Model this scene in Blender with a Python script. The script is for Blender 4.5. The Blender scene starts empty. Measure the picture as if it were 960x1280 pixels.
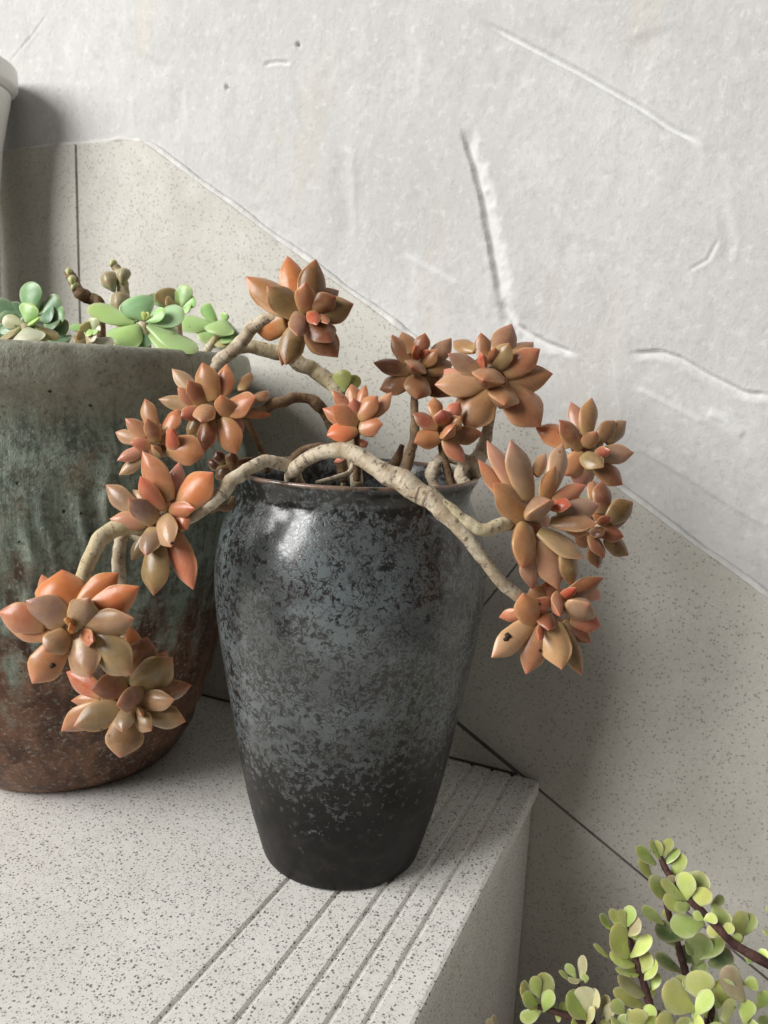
import bpy, bmesh, math, random
import numpy as np
from mathutils import Vector, Matrix
random.seed(11); RNG = np.random.default_rng(7)
S = bpy.context.scene; COL = S.collection

# ------------------------------------------------------------------ camera
IW, IH, FPX = 960., 1280., 961.
PITCH, ROLL, YAW, CAMH = math.radians(10), math.radians(2.5), math.radians(24), .306
FWD = Vector((-math.sin(YAW)*math.cos(PITCH), math.cos(YAW)*math.cos(PITCH), -math.sin(PITCH)))
_r0 = Vector((math.cos(YAW), math.sin(YAW), 0)); _u0 = _r0.cross(FWD)
RGT = _r0*math.cos(ROLL)+_u0*math.sin(ROLL); UPV = -_r0*math.sin(ROLL)+_u0*math.cos(ROLL)
EYE = Vector((0, 0, CAMH))
cd = bpy.data.cameras.new('camera'); cam = bpy.data.objects.new('camera', cd); COL.objects.link(cam)
m = Matrix((RGT, UPV, -FWD)).transposed().to_4x4(); m.translation = EYE; cam.matrix_world = m
cd.sensor_fit = 'VERTICAL'; cd.sensor_height = 36; cd.lens = FPX/IH*36; cd.clip_start = .01; cd.clip_end = 50
cd.dof.use_dof = True; cd.dof.focus_distance = .42; cd.dof.aperture_fstop = 13
S.camera = cam

# ------------------------------------------------------------------ light
w = bpy.data.worlds.new('World'); S.world = w; w.use_nodes = True
bg = w.node_tree.nodes['Background']; bg.inputs[0].default_value = (1, .965, .92, 1); bg.inputs[1].default_value = .15
ld = bpy.data.lights.new('window_light', 'AREA'); ld.shape = 'RECTANGLE'; ld.size = 2.5; ld.size_y = 2.5
ld.energy = 292; ld.color = (1, .99, .972)
lo = bpy.data.objects.new('window_light', ld); COL.objects.link(lo)
LDIR = Vector((-.54, -.70, .47)).normalized()
lo.location = Vector((-.2, .42, .22))+LDIR*4.2
lo.rotation_euler = LDIR.to_track_quat('Z', 'Y').to_euler()
S.view_settings.view_transform = 'Standard'; S.view_settings.look = 'None'
S.view_settings.exposure = 0; S.view_settings.gamma = 1
S.render.engine = 'CYCLES'

# ------------------------------------------------------------------ helpers
def ray(x, y): return FWD+RGT*((x-IW/2)/FPX)-UPV*((y-IH/2)/FPX)
def at(x, y, d): return EYE+ray(x, y)*d            # pixel + forward distance -> world point
def onwall(x, y, Y):
    r = ray(x, y); return EYE+r*(Y/r.y)
def link(o, parent=None):
    COL.objects.link(o)
    if parent is not None: o.parent = parent
    return o
def mesh(name, V, Fc, mat=None, parent=None, smooth=True):
    me = bpy.data.meshes.new(name); me.from_pydata([tuple(v) for v in V], [], Fc); me.update()
    if smooth: me.polygons.foreach_set('use_smooth', [True]*len(me.polygons))
    if mat: me.materials.append(mat)
    return link(bpy.data.objects.new(name, me), parent)
def tag(o, label=None, cat=None, group=None, kind=None):
    for k, v in (('label', label), ('category', cat), ('group', group), ('kind', kind)):
        if v: o[k] = v
    return o
def empty(name, loc):
    o = bpy.data.objects.new(name, None); o.location = loc; o.empty_display_size = .02
    COL.objects.link(o); return o
def vnoise(P, scale, seed, octaves=1):
    """smooth value noise on N x 3 points"""
    out = 0; amp = 1; tot = 0
    for k in range(octaves):
        q = P*scale*(2**k)+seed*17.3+k*5.1; i = np.floor(q).astype(np.int64); f = q-i; f = f*f*(3-2*f); r = 0
        for dx in (0, 1):
            for dy in (0, 1):
                for dz in (0, 1):
                    h = (i[:, 0]+dx)*73856093 ^ (i[:, 1]+dy)*19349663 ^ (i[:, 2]+dz)*83492791
                    h = (h ^ (h >> 13))*1274126177 & 0x7fffffff
                    h = (h ^ (h >> 16)) & 0xffff
                    wgt = (f[:, 0] if dx else 1-f[:, 0])*(f[:, 1] if dy else 1-f[:, 1])*(f[:, 2] if dz else 1-f[:, 2])
                    r = r+wgt*(h/65535.)
        out = out+amp*(r-.5)*2; tot += amp; amp *= .5
    return out/tot
def sstep(a, b, x):
    t = np.clip((x-a)/(b-a), 0, 1); return t*t*(3-2*t)

class NT:
    def __init__(s, name):
        s.m = bpy.data.materials.new(name); s.m.use_nodes = True; s.t = s.m.node_tree; s.n = s.t.nodes
        s.b = s.n['Principled BSDF']
    def new(s, typ, **kw):
        n = s.n.new(typ)
        for k, v in kw.items(): setattr(n, k, v)
        return n
    def put(s, sock, v):
        if v is None: return
        if isinstance(v, bpy.types.NodeSocket): s.t.links.new(v, sock)
        else:
            if isinstance(v, (tuple, list)) and len(v) == 3 and sock.type == 'RGBA': v = (*v, 1)
            sock.default_value = v
    def set(s, name, v): s.put(s.b.inputs[name], v)
    def coord(s, which='Object', scale=None):
        c = s.new('ShaderNodeTexCoord').outputs[which]
        if scale:
            mp = s.new('ShaderNodeMapping'); s.put(mp.inputs['Vector'], c); mp.inputs['Scale'].default_value = scale; c = mp.outputs[0]
        return c
    def pos(s, scale=None):
        c = s.new('ShaderNodeNewGeometry').outputs['Position']
        if scale:
            mp = s.new('ShaderNodeMapping'); s.put(mp.inputs['Vector'], c); mp.inputs['Scale'].default_value = scale; c = mp.outputs[0]
        return c
    def noise(s, vec, scale, detail=3, rough=.55, dist=0, out='Fac'):
        n = s.new('ShaderNodeTexNoise'); s.put(n.inputs['Vector'], vec); n.inputs['Scale'].default_value = scale
        n.inputs['Detail'].default_value = detail; n.inputs['Roughness'].default_value = rough; n.inputs['Distortion'].default_value = dist
        return n.outputs[out]
    def vor(s, vec, scale, feat='F1', rnd=1):
        n = s.new('ShaderNodeTexVoronoi', feature=feat); s.put(n.inputs['Vector'], vec); n.inputs['Scale'].default_value = scale
        n.inputs['Randomness'].default_value = rnd
        return n
    def math(s, op, a, b=None, c=None, clamp=False):
        n = s.new('ShaderNodeMath', operation=op, use_clamp=clamp); s.put(n.inputs[0], a); s.put(n.inputs[1], b); s.put(n.inputs[2], c); return n.outputs[0]
    def map(s, v, a, b, c=0., d=1., smooth=True):
        n = s.new('ShaderNodeMapRange', interpolation_type='SMOOTHSTEP' if smooth else 'LINEAR')
        s.put(n.inputs[0], v)
        for i, q in enumerate((a, b, c, d)): s.put(n.inputs[1+i], q)
        return n.outputs[0]
    def mix(s, f, a, b, blend='MIX'):
        n = s.new('ShaderNodeMix', data_type='RGBA', blend_type=blend); s.put(n.inputs[0], f); s.put(n.inputs[6], a); s.put(n.inputs[7], b); return n.outputs[2]
    def sep(s, v):
        n = s.new('ShaderNodeSeparateXYZ'); s.put(n.inputs[0], v); return n.outputs
    def bump(s, h, strength, dist, prev=None):
        n = s.new('ShaderNodeBump'); s.put(n.inputs['Height'], h); n.inputs['Strength'].default_value = strength; n.inputs['Distance'].default_value = dist
        if prev: s.put(n.inputs['Normal'], prev)
        return n.outputs[0]
    def warp(s, vec, scale, amt):
        n = s.noise(vec, scale, 2, out='Color'); v = s.new('ShaderNodeVectorMath', operation='MULTIPLY_ADD')
        s.put(v.inputs[0], n); v.inputs[1].default_value = (amt,)*3; s.put(v.inputs[2], vec); return v.outputs[0]

# ------------------------------------------------------------------ materials
def mat_plaster():
    t = NT('plaster'); p = t.pos(); pw = t.warp(p, 9, .05)
    big = t.noise(pw, 6, 4); mid = t.noise(t.pos((1, 1, .45)), 28, 5, .65, .4); fine = t.noise(p, 260, 4, .65)
    c = t.mix(t.map(big, .38, .66), (.525, .518, .503), (.585, .578, .562))
    c = t.mix(t.map(mid, .52, .75, 0, .5), c, (.69, .685, .67))
    c = t.mix(t.map(t.noise(pw, 15, 3, .6), .58, .74, 0, .4), c, (.54, .53, .515))
    c = t.mix(t.map(t.noise(t.pos((1, 1, .18)), 26, 3), .54, .72, 0, .5), c, (.565, .53, .465)); c = t.mix(t.map(fine, .5, .7, 0, .4), c, (.42, .41, .395)); c = t.mix(t.map(t.noise(p, 120, 5, .7), .52, .68, 0, .45), c, (.72, .715, .70)); c = t.mix(t.map(t.noise(pw, 38, 5, .7), .54, .70, 0, .38), c, (.43, .42, .405))
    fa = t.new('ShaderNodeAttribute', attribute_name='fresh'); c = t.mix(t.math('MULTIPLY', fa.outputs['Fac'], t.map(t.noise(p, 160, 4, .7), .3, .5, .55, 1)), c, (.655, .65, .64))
    t.set('Base Color', c); t.set('Roughness', .82); t.set('Specular IOR Level', .25)
    trow = t.noise(t.warp(t.pos((1, 1, .6)), 20, .03), 75, 6, .68, .3); pit = t.noise(t.warp(p, 60, .012), 150, 4, .6, .6); gate = t.map(t.noise(pw, 11, 3), .40, .62, .25, 1)
    b = t.bump(trow, .30, .0022); b = t.bump(t.math('MULTIPLY', t.map(pit, .4, .65), gate), .14, .0011, b); b = t.bump(fine, .3, .0008, b); t.set('Normal', b); return t.m
def mat_tile(name, base, var, dens, dark, op):
    t = NT(name); p = t.pos(); pw = t.warp(p, 420, .0022)
    def layer(scale, thr, r):
        v = t.vor(pw, scale); cr = t.sep(v.outputs['Color'])
        on = t.math('GREATER_THAN', cr[0], thr); rad = t.map(cr[1], 0, 1, r*.45, r, False)
        d = t.map(v.outputs['Distance'], t.math('MULTIPLY', rad, .7), rad, 1, 0)
        return t.math('MULTIPLY', on, d)
    c = t.mix(t.map(t.noise(p, 14, 4), .35, .7), base, var)
    c = t.mix(t.map(t.noise(t.warp(p, 6, .1), 9, 4, .6), .5, .72, 0, .30), c, tuple(x*.80 for x in base)); c = t.mix(t.map(t.noise(p, 70, 4, .7), .56, .72, 0, .22), c, tuple(x*.7 for x in base))
    c = t.mix(t.map(t.noise(p, 330, 2), .4, .7, 0, .22), c, tuple(x*.72 for x in base))
    c = t.mix(t.math('MULTIPLY', layer(470, 1-dens, .48), op), c, dark)
    c = t.mix(t.math('MULTIPLY', layer(800, 1-dens*1.35, .5), op*.8), c, tuple(min(1, x*2.2) for x in dark))
    c = t.mix(t.math('MULTIPLY', layer(410, .82, .5), op*.4-.12), c, (.93, .92, .89))
    t.set('Base Color', c); t.set('Roughness', t.map(t.noise(p, 60, 3), .3, .7, .5, .68)); t.set('Specular IOR Level', .35)
    b = t.bump(t.noise(p, 190, 4, .6), .18, .0008); b = t.bump(t.noise(p, 25, 3), .2, .0015, b); t.set('Normal', b); return t.m
def mat_plain(name, c1, c2, scale, rough=.8, bump=.3, dist=.001, detail=4, spec=.3):
    t = NT(name); p = t.pos(); n = t.noise(p, scale, detail, .6)
    t.set('Base Color', t.mix(t.map(n, .35, .68), c1, c2)); t.set('Roughness', rough); t.set('Specular IOR Level', spec)
    t.set('Normal', t.bump(t.noise(p, scale*2.3, detail, .65), bump, dist)); return t.m
def mat_vase():
    t = NT('mottled_glaze'); p = t.coord(); z = t.sep(p)[2]; pw = t.warp(p, 150, .005)
    n1 = t.noise(pw, 240, 4, .62, .4); n2 = t.noise(t.warp(p, 140, .006), 175, 3, .6, .8); n3 = t.noise(t.warp(p, 90, .008), 270, 3, .6, .6)
    big = t.noise(p, 20, 3); mid = t.noise(p, 62, 3)
    bias = t.math('ADD', t.map(z, .015, .125, -.24, .085), t.map(z, .218, .246, 0, -.13))
    bias = t.math('ADD', bias, t.map(big, .3, .7, -.055, .055))
    patch = t.map(t.math('ADD', n1, bias), .455, .535)
    gate = t.map(mid, .40, .52)
    v1 = t.map(t.math('ABSOLUTE', t.math('SUBTRACT', n2, .5)), .018, .048, 1, 0); v2 = t.math('MULTIPLY', t.map(t.math('ABSOLUTE', t.math('SUBTRACT', n3, .47)), .010, .034, 1, 0), t.map(t.noise(p, 95, 2), .44, .54))
    vein = t.math('MAXIMUM', t.math('MULTIPLY', v1, gate), t.math('MULTIPLY', v2, .9))
    patch = t.math('MULTIPLY', patch, t.math('SUBTRACT', 1., t.math('MULTIPLY', vein, .96)))
    v = t.vor(pw, 200); spot = t.math('MULTIPLY', t.math('GREATER_THAN', t.sep(v.outputs['Color'])[0], .72), t.map(v.outputs['Distance'], .20, .40, 1, 0))
    patch = t.math('MAXIMUM', patch, t.math('MULTIPLY', spot, t.math('MULTIPLY', t.map(z, .03, .075, 0, .7), t.map(z, .1, .14, 1, .3))))
    blue = t.mix(t.map(t.noise(p, 34, 3), .35, .65), (.080, .088, .090), (.122, .142, .147))
    blue = t.mix(t.map(z, .04, .15, .6, 0), blue, (.060, .060, .058))
    dark = t.mix(t.map(t.noise(p, 90, 3), .4, .7), (.009, .008, .0075), (.020, .017, .015))
    c = t.mix(patch, dark, blue)
    worn = t.math('MULTIPLY', t.map(z, .2468, .2485), t.map(t.noise(p, 55, 3), .3, .55)); c = t.mix(worn, c, (.20, .125, .085))
    t.set('Base Color', c)
    t.set('Coat Weight', t.map(z, .06, .17, .04, .5)); t.set('Coat Roughness', .15); t.set('Coat Normal', t.bump(t.noise(p, 330, 3), .12, .0006))
    t.set('Roughness', t.math('ADD', t.map(patch, 0, 1, .29, .20), t.map(z, .02, .12, .16, 0))); t.set('Specular IOR Level', t.map(z, .04, .14, .16, .5))
    b = t.bump(patch, .22, .0004); b = t.bump(t.noise(p, 520, 3), .20, .0006, b); b = t.bump(t.noise(p, 45, 2), .05, .002, b); t.set('Normal', b); return t.m
def mat_pot():
    t = NT('drip_glaze'); p = t.coord(); z = t.sep(p)[2]; st = t.warp(t.coord('Object', (1, 1, .16)), 30, .015)
    streak = t.noise(st, 55, 4, .6, .3); cloud = t.noise(t.warp(p, 14, .04), 19, 4, .6); grain = t.noise(p, 300, 4, .75)
    lvl = t.math('ADD', z, t.math('ADD', t.map(streak, .3, .7, -.055, .055, False), t.map(cloud, .3, .7, -.03, .03, False)))
    g = t.mix(t.map(cloud, .35, .65), (.20, .235, .18), (.29, .35, .285))
    g = t.mix(t.map(t.noise(p, 120, 4, .7), .48, .62, 0, .85), g, (.115, .12, .085))
    g = t.mix(t.map(t.noise(p, 45, 3), .56, .72, 0, .55), g, (.20, .135, .085))
    br = t.mix(t.map(streak, .36, .64), (.070, .030, .017), (.19, .088, .050))
    br = t.mix(t.map(t.noise(p, 120, 3), .52, .72, 0, .5), br, (.026, .013, .010))
    g = t.mix(t.map(t.noise(t.warp(t.coord('Object', (1, 1, .07)), 40, .012), 90, 3, .6), .52, .64, 0, .75), g, (.075, .095, .075)); g = t.mix(t.map(t.noise(t.warp(t.coord('Object', (1, 1, .09)), 30, .012), 60, 3), .58, .68, 0, .6), g, (.33, .36, .29))
    c = t.mix(t.map(lvl, .115, .185), br, g)
    c = t.mix(t.map(z, .268, .285, 0, .55), c, (.40, .375, .29))
    v = t.vor(t.warp(p, 200, .003), 120); pin = t.math('MULTIPLY', t.math('GREATER_THAN', t.sep(v.outputs['Color'])[0], .80), t.map(v.outputs['Distance'], .07, .15, 1, 0))
    c = t.mix(pin, c, (.010, .010, .008)); c = t.mix(t.map(grain, .52, .68, 0, .55), c, (.42, .43, .37)); c = t.mix(t.map(grain, .46, .32, 0, .6), c, (.05, .048, .035))
    t.set('Base Color', c); t.set('Roughness', t.map(grain, .3, .7, .38, .60)); t.set('Specular IOR Level', t.map(lvl, .10, .2, .22, .45))
    b = t.bump(t.math('SUBTRACT', grain, pin), .7, .0012); b = t.bump(streak, .4, .003, b); t.set('Normal', b); return t.m
def mat_leaf(name, sss, rough, base_tint, edge, tip, edge_amt, tip_amt, olive=(.24, .20, .09)):
    t = NT(name); oi = t.new('ShaderNodeObjectInfo'); at_ = t.new('ShaderNodeVertexColor', layer_name='tint'); s_ = t.sep(at_.outputs['Color'])
    p = t.coord(); pn = t.pos(); c = oi.outputs['Color']
    c = t.mix(t.map(t.noise(pn, 120, 3), .40, .68, 0, .38), c, t.mix(.5, c, edge))
    c = t.mix(t.map(t.noise(pn, 45, 2), .45, .7, 0, .30), c, t.mix(1., c, (.72, .60, .52), 'MULTIPLY'))
    rn = oi.outputs['Random']; c = t.mix(t.math('MULTIPLY', t.map(t.math('ABSOLUTE', t.math('SUBTRACT', s_[2], .55)), .05, .45, 1, 0), t.map(rn, .35, 1, 0, .5)), c, t.mix(.5, c, olive))
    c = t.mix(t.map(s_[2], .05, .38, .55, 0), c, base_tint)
    c = t.mix(t.math('MULTIPLY', s_[1], edge_amt), c, edge); c = t.mix(t.math('MULTIPLY', s_[0], tip_amt), c, tip)
    c = t.mix(t.map(t.noise(pn, 620, 2), .62, .74, 0, .06), c, (.9, .85, .75))
    v = t.vor(t.warp(pn, 300, .002), 130); c = t.mix(t.math('MULTIPLY', t.math('GREATER_THAN', t.sep(v.outputs['Color'])[1], .93), t.map(v.outputs['Distance'], .05, .16, .65, 0)), c, (.07, .035, .02))
    t.set('Sheen Weight', .08); t.set('Sheen Roughness', .45); t.set('Sheen Tint', (1, .92, .88))
    t.set('Base Color', c); t.set('Subsurface Weight', sss); t.set('Subsurface Radius', (1, .42, .18)); t.set('Subsurface Scale', .0045)
    t.set('Roughness', t.map(t.noise(pn, 200, 2), .3, .7, rough-.05, rough+.10)); t.set('Specular IOR Level', .42)
    t.set('Normal', t.bump(t.noise(pn, 480, 3), .10, .0004)); return t.m
def mat_bark(name, light, mid, dark, ring=1.):
    t = NT(name); uv = t.coord('UV'); s_ = t.sep(uv); p = t.pos()
    r = t.new('ShaderNodeCombineXYZ'); t.put(r.inputs[0], t.math('MULTIPLY', s_[0], 1.2)); t.put(r.inputs[1], t.math('MULTIPLY', s_[1], 300))
    rn = t.noise(t.warp(r.outputs[0], 2.2, .9), 1.0, 4, .7)
    c = t.mix(t.map(t.noise(p, 95, 3), .35, .65), mid, light); c = t.mix(t.map(t.noise(p, 260, 3), .5, .7, 0, .5), c, tuple(x*.6 for x in mid))
    c = t.mix(t.map(rn, .54, .66, 0, .8*ring), c, dark); c = t.mix(t.map(t.noise(t.warp(p, 200, .004), 330, 3, .6), .60, .68, 0, .7), c, dark); c = t.mix(t.map(t.noise(p, 34, 2), .55, .7, 0, .45), c, tuple(x*1.05 for x in dark))
    vs = t.vor(t.warp(p, 150, .004), 190); scar = t.math('MULTIPLY', t.math('GREATER_THAN', t.sep(vs.outputs['Color'])[0], .55), t.map(vs.outputs['Distance'], .10, .30, 1, 0)); c = t.mix(t.math('MULTIPLY', scar, .5), c, tuple(x*1.6 for x in dark))
    t.set('Base Color', c); t.set('Roughness', .68); t.set('Specular IOR Level', .3); t.set('Subsurface Weight', .05); t.set('Subsurface Scale', .002)
    b = t.bump(rn, .45, .0014); b = t.bump(scar, .4, .0012, b); b = t.bump(t.noise(p, 380, 4, .7), .5, .0009, b); t.set('Normal', b); return t.m

M = dict(plaster=mat_plaster(),
    tread=mat_tile('speckled_tread_tile', (.80, .785, .74), (.73, .71, .66), .48, (.085, .075, .065), .82),
    tile=mat_tile('speckled_wall_tile', (.575, .558, .505), (.50, .483, .43), .48, (.17, .155, .13), .55),
    grout=mat_plain('dark_grout', (.10, .092, .078), (.17, .155, .13), 60),
    mortar=mat_plain('white_mortar', (.58, .575, .55), (.70, .695, .67), 70, .85, .5, .002),
    vase=mat_vase(), pot=mat_pot(),
    white=mat_plain('white_plastic', (.84, .835, .80), (.87, .865, .83), 12, .45, .05, .0005),
    soil=mat_plain('potting_soil', (.035, .022, .014), (.11, .075, .05), 300, .95, 1., .002),
    dead=mat_plain('dead_leaf', (.03, .02, .014), (.11, .065, .035), 150, .8, .5, .001),
    blem=mat_plain('brown_blemish', (.012, .008, .006), (.05, .025, .015), 400, .7, .4, .0005),
    terra=mat_plain('terracotta', (.30, .13, .075), (.38, .18, .11), 40, .8),
    leaf=mat_leaf('fleshy_leaf', .28, .28, (.42, .30, .13), (.68, .42, .21), (.50, .14, .09), .62, .45),
    gleaf=mat_leaf('green_leaf', .25, .32, (.32, .42, .20), (.50, .62, .36), (.50, .45, .25), .45, .25, (.16, .26, .14)),
    jade=mat_leaf('jade_leaf', .25, .28, (.36, .42, .16), (.82, .80, .50), (.45, .22, .16), .75, .20, (.20, .28, .08)),
    bark=mat_bark('pale_stem', (.62, .54, .41), (.41, .32, .215), (.07, .046, .03)),
    bark2=mat_bark('brown_stem', (.30, .20, .11), (.19, .115, .065), (.04, .025, .018), .7),
    ybark=mat_bark('yellow_green_stem', (.66, .58, .40), (.50, .41, .24), (.12, .075, .045), .7),
    jbark=mat_bark('dark_red_stem', (.12, .06, .05), (.06, .026, .024), (.018, .010, .010), .8))

# ------------------------------------------------------------------ setting: wall, tiles, stair
YT, YP = .5625, .5675            # tile face, plaster face
NOSE = -.107
def SL(x): return .5002-.62*(x+.4993)          # top edge of the sloping tile strip
def LG(x): return .0305-.575*(x+.1748)         # joint under the strip
def build_wall():
    xs = np.concatenate([np.linspace(-1.3, -.72, 24, endpoint=False), np.arange(-.72, .10, .0013), np.linspace(.10, .7, 24)])
    zs = np.concatenate([np.linspace(-.34, .14, 12, endpoint=False), np.arange(.14, .70, .0013), np.linspace(.70, 1.3, 24)])
    X, Z = np.meshgrid(xs, zs); P = np.c_[X.ravel(), np.zeros(X.size), Z.ravel()]; x, z = P[:, 0], P[:, 2]
    wob = vnoise(P, 18, 3, 2)*.012
    Pw = P.copy(); Pw[:, 0] += wob; Pw[:, 2] *= .7
    h = vnoise(Pw, 9, 1, 2)*.0012+vnoise(Pw, 45, 2, 3)*.00045
    rough = sstep(-.1, .5, vnoise(P, 7, 5, 2))
    h += (.12+rough)*vnoise(P, 130, 4, 3)*.0007+vnoise(Pw*np.array([1, 1, .5]), 70, 14, 2)*.0004
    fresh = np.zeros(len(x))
    def cut(pts, w0, dep, lip=.25, asym=1., wend=None, jit=.12, fr=0.):
        nonlocal h, fresh
        Q = [onwall(a, b, YP) for a, b in pts]; q = np.array([(v.x, v.z) for v in Q]); best = np.full(len(x), 9.); side = np.zeros(len(x)); tt = np.zeros(len(x)); n = len(q)-1
        for i in range(n):
            a, b = q[i], q[i+1]; ab = b-a; L2 = ab@ab; t = np.clip(((x-a[0])*ab[0]+(z-a[1])*ab[1])/L2, 0, 1)
            dx, dz = x-a[0]-t*ab[0], z-a[1]-t*ab[1]; d = np.hypot(dx, dz); s = np.sign(ab[0]*dz-ab[1]*dx); u = d < best
            best[u] = d[u]; side[u] = s[u]; tt[u] = (i+t[u])/n
        near = best < .05
        ww = w0 if wend is None else w0+(wend-w0)*tt
        ww = ww*(1+jit*1.6*vnoise(P, 160, 21, 2)); taper = np.clip(np.minimum(tt, 1-tt)*9+.15, 0, 1)
        eff = best/np.where(side > 0, ww, ww*asym)
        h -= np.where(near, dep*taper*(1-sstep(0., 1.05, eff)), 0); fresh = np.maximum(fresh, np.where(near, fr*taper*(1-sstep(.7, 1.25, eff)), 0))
        h += np.where(near, dep*lip*taper*np.exp(-((eff-1.25)/.35)**2), 0)
    # scratches and trowel gouges
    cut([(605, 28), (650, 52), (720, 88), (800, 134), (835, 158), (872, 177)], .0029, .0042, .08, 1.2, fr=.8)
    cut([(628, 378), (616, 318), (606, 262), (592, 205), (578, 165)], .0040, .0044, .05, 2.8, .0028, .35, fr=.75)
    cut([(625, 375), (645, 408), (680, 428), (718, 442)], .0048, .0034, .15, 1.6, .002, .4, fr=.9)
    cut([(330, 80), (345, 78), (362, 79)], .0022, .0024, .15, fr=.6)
    cut([(371, 54), (375, 58)], .0024, .0036, .1); cut([(283, 106), (284, 112)], .0024, .0036, .1)
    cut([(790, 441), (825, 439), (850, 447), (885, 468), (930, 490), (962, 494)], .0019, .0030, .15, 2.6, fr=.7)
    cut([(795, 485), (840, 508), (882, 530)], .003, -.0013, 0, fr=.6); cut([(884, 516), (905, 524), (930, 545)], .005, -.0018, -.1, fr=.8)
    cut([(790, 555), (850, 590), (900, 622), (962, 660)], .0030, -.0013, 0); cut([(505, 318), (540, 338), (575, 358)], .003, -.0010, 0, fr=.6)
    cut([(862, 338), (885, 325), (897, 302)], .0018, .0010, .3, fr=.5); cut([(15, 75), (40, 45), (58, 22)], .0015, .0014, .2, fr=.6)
    cut([(430, 190), (432, 240), (436, 300)], .006, .0008, .3, 2); cut([(225, 110), (228, 150)], .005, .0007, .3, 2)
    cut([(900, 255), (915, 300), (908, 330)], .004, .0006, .3, 1.5); cut([(700, 300), (760, 320), (820, 360)], .007, .0009, .3, 2)
    cut([(100, 20), (150, 60), (210, 90)], .006, .0009, .3, 2); cut([(780, 60), (850, 40), (930, 80)], .006, .0008, .3, 2)
    V = np.c_[x, YP-h, z]; nx, nz = len(xs), len(zs)
    idx = np.arange(nx*nz).reshape(nz, nx); Fc = np.stack([idx[:-1, :-1], idx[:-1, 1:], idx[1:, 1:], idx[1:, :-1]], -1).reshape(-1, 4)
    me = bpy.data.meshes.new('wall'); me.vertices.add(len(V)); me.vertices.foreach_set('co', V.ravel())
    me.loops.add(Fc.size); me.loops.foreach_set('vertex_index', Fc.ravel()); me.polygons.add(len(Fc))
    me.polygons.foreach_set('loop_start', np.arange(0, Fc.size, 4)); me.polygons.foreach_set('use_smooth', np.ones(len(Fc), bool))
    me.update(); me.validate(); me.materials.append(M['plaster'])
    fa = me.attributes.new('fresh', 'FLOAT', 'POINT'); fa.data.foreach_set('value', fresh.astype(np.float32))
    return tag(link(bpy.data.objects.new('wall', me)), 'rough grey white plastered wall with trowel gouges', kind='structure')
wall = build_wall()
def tile_piece(poly, name='skirting_tile', yf=YT, yb=YP+.001, mat='tile', bev=.0009):
    bm = bmesh.new(); vs = [bm.verts.new((a, yf, b)) for a, b in poly]; f = bm.faces.new(vs)
    r = bmesh.ops.extrude_face_region(bm, geom=[f]); bmesh.ops.translate(bm, vec=(0, yb-yf, 0), verts=[v for v in r['geom'] if isinstance(v, bmesh.types.BMVert)])
    bmesh.ops.recalc_face_normals(bm, faces=bm.faces)
    ed = [e for e in bm.edges if all(abs(v.co.y-yf) < 1e-6 for v in e.verts)]
    bmesh.ops.bevel(bm, geom=ed, offset=bev, segments=2, profile=.6, affect='EDGES')
    me = bpy.data.meshes.new(name); bm.to_mesh(me); bm.free(); me.materials.append(M[mat]); return link(bpy.data.objects.new(name, me), wall)
G = .0008
jd = Vector((.0230, .0348)).normalized(); jp = Vector((-.1385, .1679))
def jx(line):       # where the cross joint meets a line
    lo_, hi = -.4, .4
    for _ in range(60):
        mid = (lo_+hi)/2; q = jp+jd*mid
        if q.y > line(q.x): hi = mid
        else: lo_ = mid
    return jp+jd*lo_
jt, jb = jx(SL), jx(LG); jn = Vector((jd.y, -jd.x))*G
tile_piece([(-1.2, .001), (-.5757, .001), (-.5757, .5030), (-1.2, .5105)])
tile_piece([(-.5733, LG(-.5733)+G), (jb.x-jn.x, jb.y+G-jn.y), (jt.x-jn.x, jt.y-jn.y), (-.4993, .5002), (-.5733, .5029)])
tile_piece([(jb.x+jn.x, jb.y+G-jn.y), (.5, LG(.5)+G), (.5, SL(.5)), (jt.x+jn.x, jt.y-jn.y)])
tile_piece([(-.5733, .001), (-.128, .001), (-.5733, LG(-.5733)-G)])
tile_piece([(-.125, -.6), (.5, -.6), (.5, LG(.5)-G), (-.125, LG(-.125)-G)])
mesh('grout', [(-1.2, YT+.0008, -.6), (.5, YT+.0008, -.6), (.5, YT+.0008, SL(.5)-.004), (-.4993, YT+.0008, .496), (-1.2, YT+.0008, .505)], [(0, 1, 2, 3, 4)], M['grout'], wall)

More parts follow.
